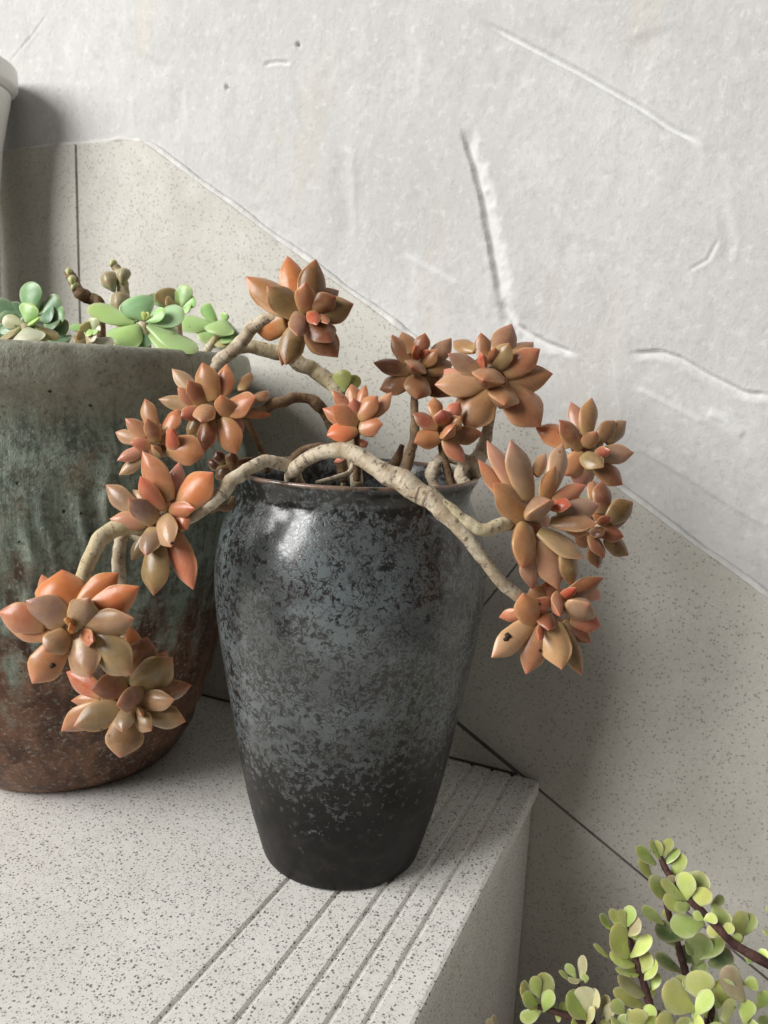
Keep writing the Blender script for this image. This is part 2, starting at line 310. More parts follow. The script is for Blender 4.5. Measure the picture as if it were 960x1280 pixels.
def catmull(P, n):
    P = [Vector(p) for p in P]; P = [P[0]*2-P[1]]+P+[P[-1]*2-P[-2]]; out = []
    for i in range(1, len(P)-2):
        for k in range(n):
            t = k/n; a, b, c, d = P[i-1], P[i], P[i+1], P[i+2]
            out.append(.5*((2*b)+(c-a)*t+(2*a-5*b+4*c-d)*t*t+(3*b-a-3*c+d)*t**3))
    return out+[P[-2]]
def tube(name, pts, rad, mat, parent=None, n=8, seg=12, lump=.08, rings=0., flat=1., kink=0.):
    """swept stem; rad one value or one per control point"""
    if not isinstance(rad, (list, tuple)): rad = [rad]*len(pts)
    C = catmull(pts, n); R = [q.x for q in catmull([Vector((r, 0, 0)) for r in rad], n)]
    V, Fc, UV = [], [], []; up = Vector((.13, .2, 1)); L = 0; sd = random.random()*50
    if kink:
        A0 = np.array([tuple(c) for c in C]); off = np.c_[vnoise(A0, 130, sd+7), vnoise(A0, 130, sd+11), vnoise(A0, 130, sd+13)]
        C = [c+Vector(o)*kink*r*2.2 for c, o, r in zip(C, off, R)]
    for i, c in enumerate(C):
        tan = (C[min(i+1, len(C)-1)]-C[max(i-1, 0)]).normalized()
        if i: L += (c-C[i-1]).length
        if i == 0: s = tan.cross(up).normalized()
        else: s = (s-tan*s.dot(tan)).normalized()
        b = tan.cross(s)
        for k in range(seg):
            a = 2*math.pi*k/seg; V.append(c+(s*math.cos(a)*flat+b*math.sin(a))*R[i]); UV.append((k/seg, L))
    A = np.array([tuple(v) for v in V]); cc = np.repeat(np.array([tuple(c) for c in C]), seg, 0); rr = np.repeat(np.array(R), seg)
    dv = 1+lump*vnoise(A, 260, sd, 2)+lump*.8*vnoise(A, 90, sd+3, 1)
    if rings:
        dv += rings*np.repeat(vnoise(np.c_[np.arange(len(C))*.9, np.zeros(len(C)), np.zeros(len(C))], 1., sd), seg)
    A = cc+(A-cc)*dv[:, None]; N = len(C)
    for i in range(N-1):
        for k in range(seg): k2 = (k+1) % seg; Fc.append((i*seg+k, i*seg+k2, (i+1)*seg+k2, (i+1)*seg+k))
    e0 = len(A); A = np.vstack([A, cc[0]-(cc[seg]-cc[0])*.3, cc[-1]+(cc[-1]-cc[-seg-1])*.3]); UV += [(0, 0), (0, L)]
    for k in range(seg): k2 = (k+1) % seg; Fc.append((k2, k, e0)); Fc.append(((N-1)*seg+k, (N-1)*seg+k2, e0+1))
    o = mesh(name, A, Fc, mat, parent); ul = o.data.uv_layers.new(name='UVMap')
    for lp in o.data.loops: ul.data[lp.index].uv = UV[lp.vertex_index]
    return o
# mortar smeared along the tile's top edge
pts = [(-1.2, .5117)]+[(x_, .5035+.0008*math.sin(x_*60)) for x_ in np.linspace(-.95, -.52, 24)]+[(x_, SL(x_)+.0012+.0009*math.sin(x_*90)) for x_ in np.linspace(-.49, .5, 56)]
bead = tube('mortar_bead', [(a, YP-.0006, b) for a, b in pts], .0031, M['mortar'], wall, 6, 10, .22)

def extr(name, prof, y0, y1, mat, parent=None):
    """profile in (x,z) pushed along y"""
    n = len(prof); V = [(a, y0, b) for a, b in prof]+[(a, y1, b) for a, b in prof]
    Fc = [(i, (i+1) % n, n+(i+1) % n, n+i) for i in range(n)]+[tuple(range(n))[::-1], tuple(range(n, 2*n))]
    o = mesh(name, V, Fc, mat, parent, smooth=False)
    bm = bmesh.new(); bm.from_mesh(o.data); bmesh.ops.recalc_face_normals(bm, faces=bm.faces); bm.to_mesh(o.data); bm.free(); return o
GR = [-.2175, -.1848, -.162, -.1453, -.1288]; gw, gd = .0015, .0017
prof = [(-1.2, -.012), (-1.2, 0)]
for g in GR: prof += [(g-gw*1.5, 0), (g-gw*.9, -gd*.35), (g-gw*.6, -gd), (g+gw*.6, -gd), (g+gw*.9, -gd*.35), (g+gw*1.5, 0)]
prof += [(NOSE-.0030, 0), (NOSE-.0012, -.0006), (NOSE-.0003, -.0018), (NOSE, -.0035), (NOSE, -.0105), (NOSE-.002, -.012)]
tag(extr('stair_tread', prof, -.35, YT-.0018, M['tread']), 'pale speckled stair tread tile with five grooves near its edge', kind='structure')
tag(extr('stair_riser', [(-1.2, -.30), (-1.2, -.0125), (NOSE-.0045, -.0125), (NOSE-.0045, -.30)], -.35, YT-.0012, M['tread']), 'speckled stair riser below the nosing', kind='structure')
tag(mesh('lower_step', [(-1.2, -.6, -.3005), (.7, -.6, -.3005), (.7, .58, -.3005), (-1.2, .58, -.3005)], [(0, 1, 2, 3)], M['tread']), 'lower stair step', kind='structure')

# ------------------------------------------------------------------ pots
def lathe(name, prof, loc, mat, seg=128, sub=6, disp=None, parent=None):
    C = catmull([Vector((r, 0, z)) for r, z in prof], sub); n = len(C)
    a = np.arange(seg)/seg*2*np.pi; r = np.array([max(c.x, 0) for c in C]); z = np.array([c.z for c in C])
    A, Zz = np.meshgrid(a, z); Rr = np.repeat(r[:, None], seg, 1)
    if disp is not None: Rr = Rr+disp(A, Zz, Rr)
    V = np.c_[(Rr*np.cos(A)).ravel(), (Rr*np.sin(A)).ravel(), Zz.ravel()]
    Fc = [(i*seg+k, i*seg+(k+1) % seg, (i+1)*seg+(k+1) % seg, (i+1)*seg+k) for i in range(n-1) for k in range(seg)]
    o = mesh(name, V, Fc, mat, parent); o.location = loc; return o
VC = Vector((-.2065, .4175, 0))
vp = [(0, .0015), (.03, .0012), (.047, .0008), (.0505, .0012), (.0522, .004), (.0560, .018), (.0605, .035), (.0665, .064), (.0712, .092), (.0781, .132), (.0817, .157), (.0834, .180), (.0828, .196), (.0795, .213), (.0745, .2265), (.0712, .2335), (.0708, .2375), (.0725, .2425), (.0747, .2462), (.0752, .2483), (.0742, .2494), (.0722, .2486), (.0700, .2440), (.0685, .236), (.069, .222), (.072, .20), (.070, .15), (0, .148)]
vase = lathe('ceramic_vase', vp, VC, M['vase'], 160, 6)
tag(vase, 'tall dark ceramic vase with mottled blue grey glaze holding the trailing succulent', 'vase')
PC = Vector((-.462, .408, 0))
drips = [(at(x, 600, .42), z1, z0, s) for x, z1, z0, s in ((115, .235, .155, .0018), (165, .245, .17, .0020), (180, .19, .13, .0016), (60, .24, .17, .0011), (30, .22, .14, .0012), (235, .24, .17, .0012), (140, .19, .11, .0014), (90, .17, .10, .001), (210, .16, .09, .0011), (10, .16, .1, .001))]
def pot_disp(A, Z, Rr):
    d = np.zeros_like(A)
    for q, z1, z0, s in drips:
        a0 = math.atan2(q.y-PC.y, q.x-PC.x); da = (A-a0+np.pi) % (2*np.pi)-np.pi+.02*np.sin(Z*90)
        d += 2.0*s*np.exp(-(da/.021)**2)*sstep(z0-.006, z0+.008, Z)*(1-sstep(z1-.02, z1+.01, Z))
    P = np.c_[(Rr*np.cos(A)).ravel(), (Rr*np.sin(A)).ravel(), Z.ravel()]
    d += (vnoise(P, 40, 4, 3)*.0012).reshape(A.shape)*(Rr > .03)+(.0006*np.sin(Z*260+3*np.sin(A)))*(Z < .14)*(Rr > .05)*(Z > .005)
    return d
pp = [(0, .001), (.06, .001), (.077, .0008), (.0815, .003), (.088, .010), (.100, .030), (.1145, .062), (.128, .10), (.141, .15), (.1505, .20), (.1528, .222), (.1500, .245), (.1445, .260), (.1418, .273), (.1425, .284), (.1450, .2895), (.1508, .2925), (.1535, .298), (.1538, .307), (.1518, .3142), (.148, .3168), (.143, .315), (.138, .305), (.136, .28), (.1, .275), (0, .275)]
pot = lathe('ceramic_pot', pp, PC, M['pot'], 460, 7, pot_disp)
co = np.empty(len(pot.data.vertices)*3); pot.data.vertices.foreach_get('co', co); co = co.reshape(-1, 3)
co[:, 1] += .028*np.clip(1-co[:, 2]/.17, 0, 1)**1.4; pot.data.vertices.foreach_set('co', co.ravel()); pot.data.update()      # hand-thrown: the foot sits off centre
tag(pot, 'wide brown and green drip glazed ceramic pot behind the dark vase', 'flower pot')
def soil(name, c, r, z, seed, label):
    V, Fc = [(c.x, c.y, z)], []; nr, ns = 16, 64
    for i in range(1, nr+1):
        for k in range(ns): a = 2*math.pi*k/ns; V.append((c.x+r*i/nr*math.cos(a), c.y+r*i/nr*math.sin(a), z))
    A = np.array(V); rr = np.hypot(A[:, 0]-c.x, A[:, 1]-c.y)/r
    A[:, 2] += .006*(1-rr**2)+vnoise(A, 120, seed, 3)*.004+vnoise(A, 40, seed+2)*.003
    for k in range(ns): Fc.append((0, 1+k, 1+(k+1) % ns))
    for i in range(nr-1):
        for k in range(ns): a, b = 1+i*ns+k, 1+i*ns+(k+1) % ns; Fc.append((a, a+ns, b+ns, b))
    return tag(mesh(name, A, Fc, M['soil']), label, 'soil', kind='stuff')
soil('potting_soil', VC, .0695, .226, 3, 'dark potting soil inside the tall vase'); soil('potting_soil', PC, .137, .296, 5, 'dark potting soil inside the wide green pot')
# tall white planter cut off by the left edge
WC = Vector((-.672, .5025, 0)); dW = math.hypot(WC.x, WC.y)
def tang(px, py):
    r = ray(px, py); a = math.atan2(r.y, r.x)-math.atan2(WC.y, WC.x); return dW*math.sin(-a), CAMH+r.z/math.hypot(r.x, r.y)*dW*math.cos(a)
(r1, z1), (r2, z2), (r3, z3) = tang(22, 92), tang(14.5, 122), tang(0, 245)
sl = (r2-r3)/(z2-z3)
wp = [(0, .001), (r3*.80, .001), (r3*.84, .006), (r3*.92, .25), (r3, z3), (r2-.0006, z2-.004), (r2, z2), (r1-.0008, z2+.0045), (r1, z2+.009), (r1, z1-.002), (r1-.0012, z1), (r1-.006, z1), (r1-.009, z1-.004), (r1-.012, z1-.05), (r1-.03, z1-.06), (0, z1-.06)]
tag(lathe('white_planter', wp, WC, M['white'], 96, 3), 'tall tapered white plastic planter cut off at the upper left edge', 'planter')

# ------------------------------------------------------------------ leaves
def leaf_mesh(name, mat, outline, thick, top, bot, bend, skew, seed, nr=15, ns=16, cup=0., dish=0., ew=10):
    us = np.array([0, .04, .1, .18, .27, .36, .45, .54, .62, .70, .78, .85, .91, .955, .985, 1.0][:nr+1]); V, T = [], []
    ou = np.array(outline); tu = np.array(thick); rg = np.random.default_rng(seed); j = rg.uniform(-.03, .03, 3)
    for u in us[:-1]:
        hw = np.interp(u, ou[:, 0], ou[:, 1]); th = np.interp(u, tu[:, 0], tu[:, 1])
        for k in range(ns):
            a = 2*math.pi*k/ns; c, s = math.cos(a), math.sin(a)
            g = min(1, max(0, (u-.15)/.5)); cc = c; yy = abs(cc)
            rnd = abs(s); lens_t = (1-yy**1.3); lens_b = (1-yy**1.08)
            y = hw*math.copysign(yy**(.92-.1*g), cc); z = th*(top*(rnd*(1-g)+lens_t*g) if s > 0 else -bot*(rnd*(1-g)+lens_b*g))
            z += cup*(y*y)*4*th if s > 0 else cup*y*y*2*th
            V.append((u, y+skew*math.sin(u*math.pi)*.1+j[0]*math.sin(u*5), z+bend*(u*u-.3*u)+dish*4*y*y*min(1, u*2)))
            T.append((max(0, (u-.72)/.28)**2, abs(c)**ew*min(1, u*3), u))
    V.append((1.0, skew*.02, bend*.7)); T.append((1, 1, 1)); V.append((0, 0, 0)); T.append((0, 0, 0)); n = len(us)-1; Fc = []
    for i in range(n-1):
        for k in range(ns): k2 = (k+1) % ns; Fc.append((i*ns+k, (i+1)*ns+k, (i+1)*ns+k2, i*ns+k2))
    for k in range(ns): k2 = (k+1) % ns; Fc.append(((n-1)*ns+k, n*ns, (n-1)*ns+k2)); Fc.append((k, k2, n*ns+1))
    me = bpy.data.meshes.new(name); me.from_pydata(V, [], Fc); me.update()
    me.polygons.foreach_set('use_smooth', [True]*len(Fc)); me.materials.append(mat)
    bm = bmesh.new(); bm.from_mesh(me); bmesh.ops.recalc_face_normals(bm, faces=bm.faces); bm.to_mesh(me); bm.free()
    ca = me.color_attributes.new('tint', 'FLOAT_COLOR', 'POINT')
    for i, t in enumerate(T): ca.data[i].color = (*t, 1)
    return me
ACUTE = [(0, .27), (.1, .34), (.25, .42), (.4, .46), (.55, .5), (.68, .465), (.8, .335), (.9, .175), (.96, .075), (.985, .03), (1, .0)]
ACUTE2 = [(0, .3), (.1, .38), (.25, .46), (.42, .495), (.55, .5), (.68, .435), (.8, .30), (.9, .155), (.96, .066), (.985, .028), (1, .0)]
ACT = [(0, .16), (.15, .26), (.4, .37), (.6, .38), (.75, .31), (.88, .18), (.96, .07), (1, 0)]
ROUND = [(0, .10), (.1, .17), (.25, .30), (.42, .43), (.6, .5), (.75, .49), (.87, .40), (.95, .26), (.985, .14), (1, 0)]
RT = [(0, .09), (.2, .15), (.5, .19), (.8, .15), (.93, .09), (1, 0)]
LM = [leaf_mesh('fleshy_leaf', M['leaf'], (ACUTE, ACUTE2)[i % 2], ACT, t_, b_, bd, sk, i, cup=cp) for i, (t_, b_, bd, sk, cp) in enumerate(((.55, 1.0, .05, .2, -.1), (.50, 1.05, .08, -.2, -.25), (.70, .95, .02, .1, .1), (.45, 1.1, .10, -.1, -.35), (.62, 1., -.03, .25, 0), (.55, .95, .06, -.3, -.2)))]
GM = [leaf_mesh('green_leaf', M['gleaf'], ROUND, RT, .6, 1., bd, sk, 20+i, cup=-.3, dish=.05) for i, (bd, sk) in enumerate(((.08, .2), (.14, -.2), (.03, 0)))]
JM = [leaf_mesh('jade_leaf', M['jade'], ROUND, RT, .5, .8, bd, sk, 30+i, cup=-.5, dish=.15, ew=4) for i, (bd, sk) in enumerate(((.10, .2), (.18, -.2), (.05, .1)))]

PAL = dict(  # leaf colours
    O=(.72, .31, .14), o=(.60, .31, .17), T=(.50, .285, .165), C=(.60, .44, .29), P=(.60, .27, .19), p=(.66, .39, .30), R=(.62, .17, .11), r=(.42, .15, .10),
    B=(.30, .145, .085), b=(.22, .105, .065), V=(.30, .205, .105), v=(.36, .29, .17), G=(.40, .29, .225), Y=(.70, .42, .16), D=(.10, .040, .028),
    # greens
    g=(.42, .62, .22), h=(.38, .58, .29), d=(.12, .21, .12), e=(.21, .36, .18), y=(.52, .52, .24), w=(.60, .56, .38), k=(.40, .27, .13),
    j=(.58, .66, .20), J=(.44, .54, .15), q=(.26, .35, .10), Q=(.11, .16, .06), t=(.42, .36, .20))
def place_leaf(base, tip, wid, axis, col, meshes, parent, thick=.85, mean=None):
    pc = PAL[col] if not mean else [a*.78+b*.22 for a, b in zip(PAL[col], mean)]
    X = tip-base; L = X.length; X = X/L; Zv = axis-X*axis.dot(X)
    if Zv.length < .15: Zv = UPV-X*UPV.dot(X)
    Zv.normalize(); Y = Zv.cross(X); rl = random.uniform(-.25, .25)*(1 if meshes is LM else 2.2)
    Y, Zv = Y*math.cos(rl)+Zv*math.sin(rl), Zv*math.cos(rl)-Y*math.sin(rl)
    Mx = Matrix((X*L, Y*wid, Zv*wid*thick)).transposed().to_4x4(); Mx.translation = base
    o = bpy.data.objects.new('leaf', random.choice(meshes)); o.color = (*[(c**1.42*1.0 if meshes is LM else c)*random.uniform(.90, 1.10) for c in pc], 1)
    link(o, parent)
    o.matrix_parent_inverse = Matrix.Identity(4); o.matrix_basis = (parent.matrix_basis.inverted() if parent else Matrix.Identity(4)) @ Mx
    return o
def leaves(rows, org, k, cen, D, Lr, axis, meshes, parent, pull=.28, thick=.85, wf=1.):
    """rows: tip x, tip y, base x, base y, width, tip depth towards viewer (share of Lr), colour; in crop pixels"""
    ax = (RGT*axis[0]+UPV*axis[1]-FWD*axis[2]).normalized(); mpp = D/FPX; out = []; mean = [sum(PAL[r[6]][i] for r in rows if r[6] not in 'RD')/max(1, sum(r[6] not in 'RD' for r in rows)) for i in range(3)] if meshes is LM else None
    for tx, ty, bx, by, wd, s, c in rows:
        if abs(s) < .5: bx, by = bx+(cen[0]-bx)*pull, by+(cen[1]-by)*pull
        bd = D-.10*s*Lr/k*mpp; td = D-s*Lr/k*mpp
        b = at(org[0]+bx/k, org[1]+by/k, bd); t = at(org[0]+tx/k, org[1]+ty/k, td)
        out.append(place_leaf(b, t, wd/k*mpp*wf, ax, c, meshes, parent, thick, mean))
    return out
def core(name, org, k, cen, D, axis, r, mat, parent):
    ax = (RGT*axis[0]+UPV*axis[1]-FWD*axis[2]).normalized(); c = at(org[0]+cen[0]/k, org[1]+cen[1]/k, D)
    return tube(name, [c-ax*r*2.2, c-ax*r, c, c+ax*r*.9], [r*.8, r, r*.9, r*.3], mat, parent, 4, 10)
PLANT = empty('trailing_succulent', (VC.x, VC.y, .235))
tag(PLANT, 'trailing succulent with coppery pink pointed rosettes on pale woody stems in the dark vase', 'succulent')
PLANT.rotation_euler = (0, 0, 0)
def keep(o):      # parent to the plant without moving
    o.parent = PLANT; o.matrix_parent_inverse = Matrix.Translation(-PLANT.location); return o
def rosette(org, k, cen, D, Lr, axis, rows, back=5, wf=1.12):
    c = core('rosette', org, k, cen, D+.004, axis, Lr/k*D/FPX*.13, M['ybark'], None); keep(c)
    ls = leaves(rows, org, k, cen, D, Lr, axis, LM, None, .30, 1.0, wf)
    ax = (RGT*axis[0]+UPV*axis[1]-FWD*axis[2]).normalized(); u = ax.orthogonal().normalized(); v = ax.cross(u); p = at(org[0]+cen[0]/k, org[1]+cen[1]/k, D+.004); mm = Lr/k*D/FPX
    for i in range(back):
        a = i*2*math.pi/max(back, 1)+.4; dr = (u*math.cos(a)+v*math.sin(a))*.8-ax*.45
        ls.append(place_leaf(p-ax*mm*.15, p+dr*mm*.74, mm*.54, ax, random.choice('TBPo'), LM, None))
    for o in ls: o.parent = c; o.matrix_parent_inverse = c.matrix_parent_inverse.copy() @ Matrix.Identity(4) if False else Matrix.Identity(4)
    return c
# top rosette
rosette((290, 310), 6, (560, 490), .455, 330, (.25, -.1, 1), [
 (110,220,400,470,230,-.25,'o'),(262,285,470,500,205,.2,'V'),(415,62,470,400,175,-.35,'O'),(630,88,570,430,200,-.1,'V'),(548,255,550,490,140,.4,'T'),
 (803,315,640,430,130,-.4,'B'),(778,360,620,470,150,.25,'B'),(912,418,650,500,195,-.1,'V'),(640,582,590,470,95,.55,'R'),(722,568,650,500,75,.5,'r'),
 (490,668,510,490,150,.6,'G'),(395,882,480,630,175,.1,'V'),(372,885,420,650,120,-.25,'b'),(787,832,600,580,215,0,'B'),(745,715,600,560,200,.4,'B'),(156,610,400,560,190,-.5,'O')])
# upright rosettes
rosette((455, 400), 4, (268, 225), .490, 175, (.05, .35, .9), [
 (45,215,215,260,95,0,'B'),(138,75,210,210,88,-.2,'T'),(188,62,240,170,92,-.5,'T'),(305,65,280,160,75,0,'r'),(255,125,272,195,66,.5,'R'),(373,150,300,220,76,.3,'T'),
 (436,90,350,220,88,-.2,'G'),(325,145,290,185,34,.3,'P'),(238,240,275,220,112,.85,'T'),(262,397,270,285,130,.5,'T'),(78,350,215,320,112,-.1,'T'),(446,215,320,270,110,-.2,'B'),(430,387,330,290,112,-.2,'b')])
rosette((455, 400), 4, (630, 245), .455, 230, (0, .3, .9), [
 (443,105,560,150,82,-.6,'T'),(585,65,600,180,88,-.1,'r'),(735,20,680,150,118,-.3,'G'),(846,112,740,170,82,-.6,'o'),(418,168,550,270,94,.1,'G'),(590,180,605,230,80,.55,'R'),
 (660,135,640,200,52,.4,'P'),(730,115,680,240,98,.4,'v'),(882,145,735,290,112,.2,'T'),(943,275,760,320,128,-.1,'T'),(353,325,580,350,132,.1,'C'),(400,250,520,300,102,-.5,'p'),
 (600,300,635,262,150,.85,'T'),(700,428,690,340,150,.65,'T'),(510,552,590,390,192,.1,'T'),(882,537,740,380,192,.1,'T')])
rosette((390, 470), 4, (660, 245), .445, 150, (0, .35, .9), [
 (503,190,620,260,88,0,'r'),(608,105,620,200,76,-.3,'T'),(738,130,690,210,72,-.1,'P'),(650,168,655,240,92,.4,'r'),(706,262,655,290,100,.75,'o'),(508,335,625,320,100,.3,'o'),
 (852,292,710,310,92,-.2,'B'),(762,435,670,340,88,.1,'P'),(748,205,700,260,72,.2,'T')], 4)
rosette((390, 470), 4, (225, 230), .435, 150, (0, .4, .9), [
 (103,72,190,160,68,-.1,'P'),(200,42,215,130,82,-.3,'T'),(270,42,235,170,56,-.1,'P'),(203,108,225,190,62,.2,'P'),(402,85,320,190,72,-.1,'p'),(330,98,240,215,92,.2,'o'),
 (52,165,190,240,82,-.2,'P'),(93,153,230,245,102,.3,'o'),(73,300,220,270,108,.3,'O'),(357,242,240,265,98,.3,'o'),(282,335,240,375,52,-.2,'P'),(108,432,185,445,40,-.2,'P')], 2)
# right side
rosette((660, 480), 5.336, (430, 420), .455, 240, (.25, .05, .95), [
 (50,295,230,370,155,-.3,'o'),(205,240,330,430,135,.2,'B'),(285,122,340,260,108,-.4,'p'),(425,88,370,320,132,-.1,'T'),(656,248,560,370,112,-.4,'V'),(580,245,480,360,112,-.1,'B'),
 (462,312,380,420,108,.5,'T'),(550,440,450,470,72,.55,'r'),(707,455,500,500,124,.1,'G'),(505,560,370,470,128,.55,'v'),(630,674,450,580,142,0,'B'),(240,610,350,480,152,-.1,'o'),(330,690,400,560,150,-.5,'p')])
rosette((660, 480), 5.336, (480, 940), .440, 230, (.3, 0, .95), [
 (495,645,490,840,132,-.2,'B'),(440,645,430,780,92,-.5,'p'),(698,785,560,900,152,-.1,'V'),(665,895,540,920,120,-.35,'b'),(549,880,470,930,78,.4,'r'),(640,1018,490,1000,102,.2,'r'),
 (507,1010,420,970,92,.5,'b'),(672,1142,540,1060,122,-.1,'V'),(508,1165,400,1040,112,.4,'T'),(460,1232,430,1120,112,-.1,'B'),(308,1008,365,1130,82,.2,'T')], 4)
rosette((590, 540), 5.647, (470, 590), .395, 330, (.45, .25, .8), [
 (105,58,230,340,135,-.1,'p'),(38,198,180,420,140,-.2,'P'),(140,365,340,630,195,.35,'T'),(275,53,360,440,175,.1,'G'),(642,78,590,330,135,-.2,'C'),(520,150,450,300,92,-.5,'C'),
 (587,232,530,440,124,.2,'T'),(545,490,425,600,205,.65,'G'),(802,378,620,450,112,-.1,'P'),(702,520,590,490,102,.4,'R'),(902,510,660,560,155,0,'G'),(887,652,590,650,135,.4,'B'),
 (790,900,480,740,155,.35,'v'),(348,962,340,680,212,.45,'o'),(600,1112,540,850,195,.1,'p'),(420,1112,400,950,185,.1,'p'),(700,1092,740,900,145,0,'V'),(830,720,720,680,92,-.2,'T')], 9, 1.2)
rosette((600, 690), 5.647, (480, 420), .393, 330, (.1, -.25, .95), [
 (78,745,310,520,155,.3,'C'),(330,868,400,560,155,.1,'T'),(570,832,520,540,195,.3,'C'),(720,872,640,600,115,-.1,'V'),(305,285,360,510,160,.5,'o'),(133,460,260,430,92,-.3,'P'),
 (552,455,565,300,122,.55,'P'),(682,245,600,300,72,.3,'R'),(420,622,430,510,72,.55,'R'),(778,365,640,440,205,.55,'G'),(867,178,650,310,145,-.1,'B'),(853,522,700,500,155,-.1,'P'),
 (780,642,620,530,125,-.2,'b'),(850,330,720,270,102,-.5,'P'),(390,330,470,420,135,.3,'r'),(480,560,470,430,120,.4,'r')], 9, 1.18)
# left side
rosette((190, 440), 6, (440, 410), .430, 280, (-.1, .2, .95), [
 (150,128,280,260,115,-.2,'C'),(380,76,470,350,172,.1,'T'),(570,92,540,300,142,-.2,'o'),(265,212,360,390,124,.3,'B'),(188,268,290,390,92,.2,'P'),(52,352,240,410,104,-.1,'C'),
 (212,492,330,430,112,.3,'P'),(365,535,420,400,152,.6,'C'),(515,318,570,490,152,.55,'o'),(787,350,610,420,195,.35,'o'),(737,148,670,290,102,-.5,'V'),(877,298,770,350,104,-.6,'o'),
 (897,470,730,490,64,-.4,'O'),(640,762,560,540,182,.3,'o'),(400,752,420,560,152,.3,'B'),(690,592,640,520,102,-.3,'p'),(270,642,300,540,112,-.1,'V')])
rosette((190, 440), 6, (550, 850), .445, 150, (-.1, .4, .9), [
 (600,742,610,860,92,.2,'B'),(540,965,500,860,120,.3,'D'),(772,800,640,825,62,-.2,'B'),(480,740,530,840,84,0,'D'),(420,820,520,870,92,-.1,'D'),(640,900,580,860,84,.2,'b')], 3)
rosette((130, 490), 6.857, (440, 410), .410, 290, (-.25, .15, .95), [
 (345,58,440,280,134,-.1,'T'),(183,228,340,370,124,0,'P'),(98,345,240,430,114,-.2,'C'),(368,222,450,440,135,.4,'B'),(222,440,390,460,122,.2,'P'),(113,592,310,520,108,.2,'p'),
 (130,714,280,640,104,0,'C'),(648,148,555,300,175,-.1,'o'),(592,312,560,490,152,.55,'R'),(862,540,600,490,245,.2,'o'),(430,465,445,600,134,.4,'v'),(300,248,380,330,64,-.2,'C')])
rosette((120, 550), 6, (480, 580), .385, 340, (-.2, -.05, .95), [
 (350,83,560,420,215,0,'o'),(630,163,590,400,132,-.4,'p'),(884,243,690,480,255,.1,'O'),(325,275,500,500,165,.4,'R'),(745,512,580,500,114,.4,'R'),(690,668,680,560,112,.2,'R'),
 (68,338,260,520,155,-.2,'G'),(245,430,430,640,165,.4,'G'),(103,590,340,640,134,.1,'p'),(572,805,500,580,185,.5,'C'),(378,875,420,690,162,.45,'G'),(430,1168,460,850,215,.2,'v'),
 (737,1122,620,760,195,.1,'P'),(270,905,330,790,104,0,'v'),(272,374,330,470,92,-.3,'C')], 8, 1.08)
rosette((0, 700), 5.333, (480, 450), .350, 330, (0, -.15, 1), [
 (-8,342,230,420,195,.1,'P'),(178,265,420,410,215,.2,'G'),(72,472,290,530,114,-.2,'o'),(405,62,380,330,290,-.3,'O'),(283,98,290,240,84,-.6,'P'),(790,83,560,250,165,-.2,'O'),
 (933,173,650,330,185,0,'O'),(605,248,520,430,195,.35,'G'),(902,382,630,460,195,.3,'G'),(212,822,380,600,205,.1,'o'),(300,612,430,500,165,.4,'G'),(612,792,540,560,215,.35,'G'),
 (884,762,690,540,225,.2,'v'),(628,547,540,490,104,.5,'P'),(462,470,475,440,70,.5,'Y'),(440,380,475,440,60,.4,'Y')], 6)
rosette((70, 780), 5.333, (520, 530), .370, 330, (.1, -.2, .95), [
 (72,318,220,450,155,-.3,'R'),(103,510,230,520,94,-.3,'o'),(38,712,250,560,175,-.1,'T'),(118,682,390,580,175,.2,'v'),(430,892,460,640,225,.1,'V'),(440,722,480,560,125,.5,'G'),
 (402,540,580,460,155,.6,'G'),(637,715,540,600,124,.4,'v'),(867,650,640,610,155,0,'V'),(795,500,570,510,135,.3,'C'),(903,405,720,460,134,-.2,'B'),(787,218,540,400,215,.2,'V'),
 (600,83,540,300,205,-.1,'B'),(742,178,690,240,84,-.4,'o'),(500,18,480,180,145,-.4,'O'),(230,440,460,360,165,.3,'B'),(575,610,540,560,72,.5,'v')], 5)

# stems
def stem(px, rad, mat='bark', **kw):     # (x, y, depth) control points, radius in pixels
    P = [at(*q) for q in px]; R = rad if isinstance(rad, list) else [rad]*len(px)
    o = tube('stem', P, [r*q[2]/FPX for r, q in zip(R, px)], M[mat], None, **kw); return keep(o)
stem([(352,650,.465),(362,612,.432),(368,588,.405),(388,570,.398),(430,563,.393),(470,584,.388),(505,604,.385),(540,626,.382),(570,655,.380),(598,690,.380),(625,725,.383),(660,755,.390)], [7,8,8.5,9,10,12,15,13.5,9.5,8,7.5,8], seg=18, n=10, rings=.04, lump=.12, kink=.07)
stem([(530,617,.382),(560,634,.380),(585,655,.380),(605,664,.382),(626,657,.388),(642,648,.400)], [7,8.5,8.5,8.5,9,8], 'ybark', seg=16, n=10, rings=.06, lump=.12, kink=.16)
stem([(378,640,.47),(372,605,.43),(362,584,.408),(330,578,.398),(296,596,.39),(268,626,.386),(225,652,.388)], [7,8,8,8.5,9,9,8], seg=18, n=10, rings=.05, lump=.11, kink=.2)
stem([(215,665,.395),(165,660,.388),(133,668,.382),(113,695,.376),(101,730,.373),(92,775,.362)], [9,11,11,9.5,9,8.5], 'ybark', seg=16, n=10, rings=.04, lump=.09, kink=.14)
stem([(178,672,.400),(156,665,.398),(149,690,.392),(150,730,.386),(158,790,.380),(165,860,.374)], [8,8,8,8,8,8], seg=14, n=8, rings=.12)
stem([(430,600,.47),(418,545,.465),(405,512,.458),(378,499,.45),(345,504,.442),(312,515,.435),(270,512,.432)], [6,7,7.5,7,6.5,6.5,6], 'bark2', seg=14, rings=.1, lump=.12, kink=.25)
stem([(335,590,.462),(326,562,.455),(316,540,.447),(304,515,.438)], [4,4,4.5,4.5], 'bark2', seg=10)
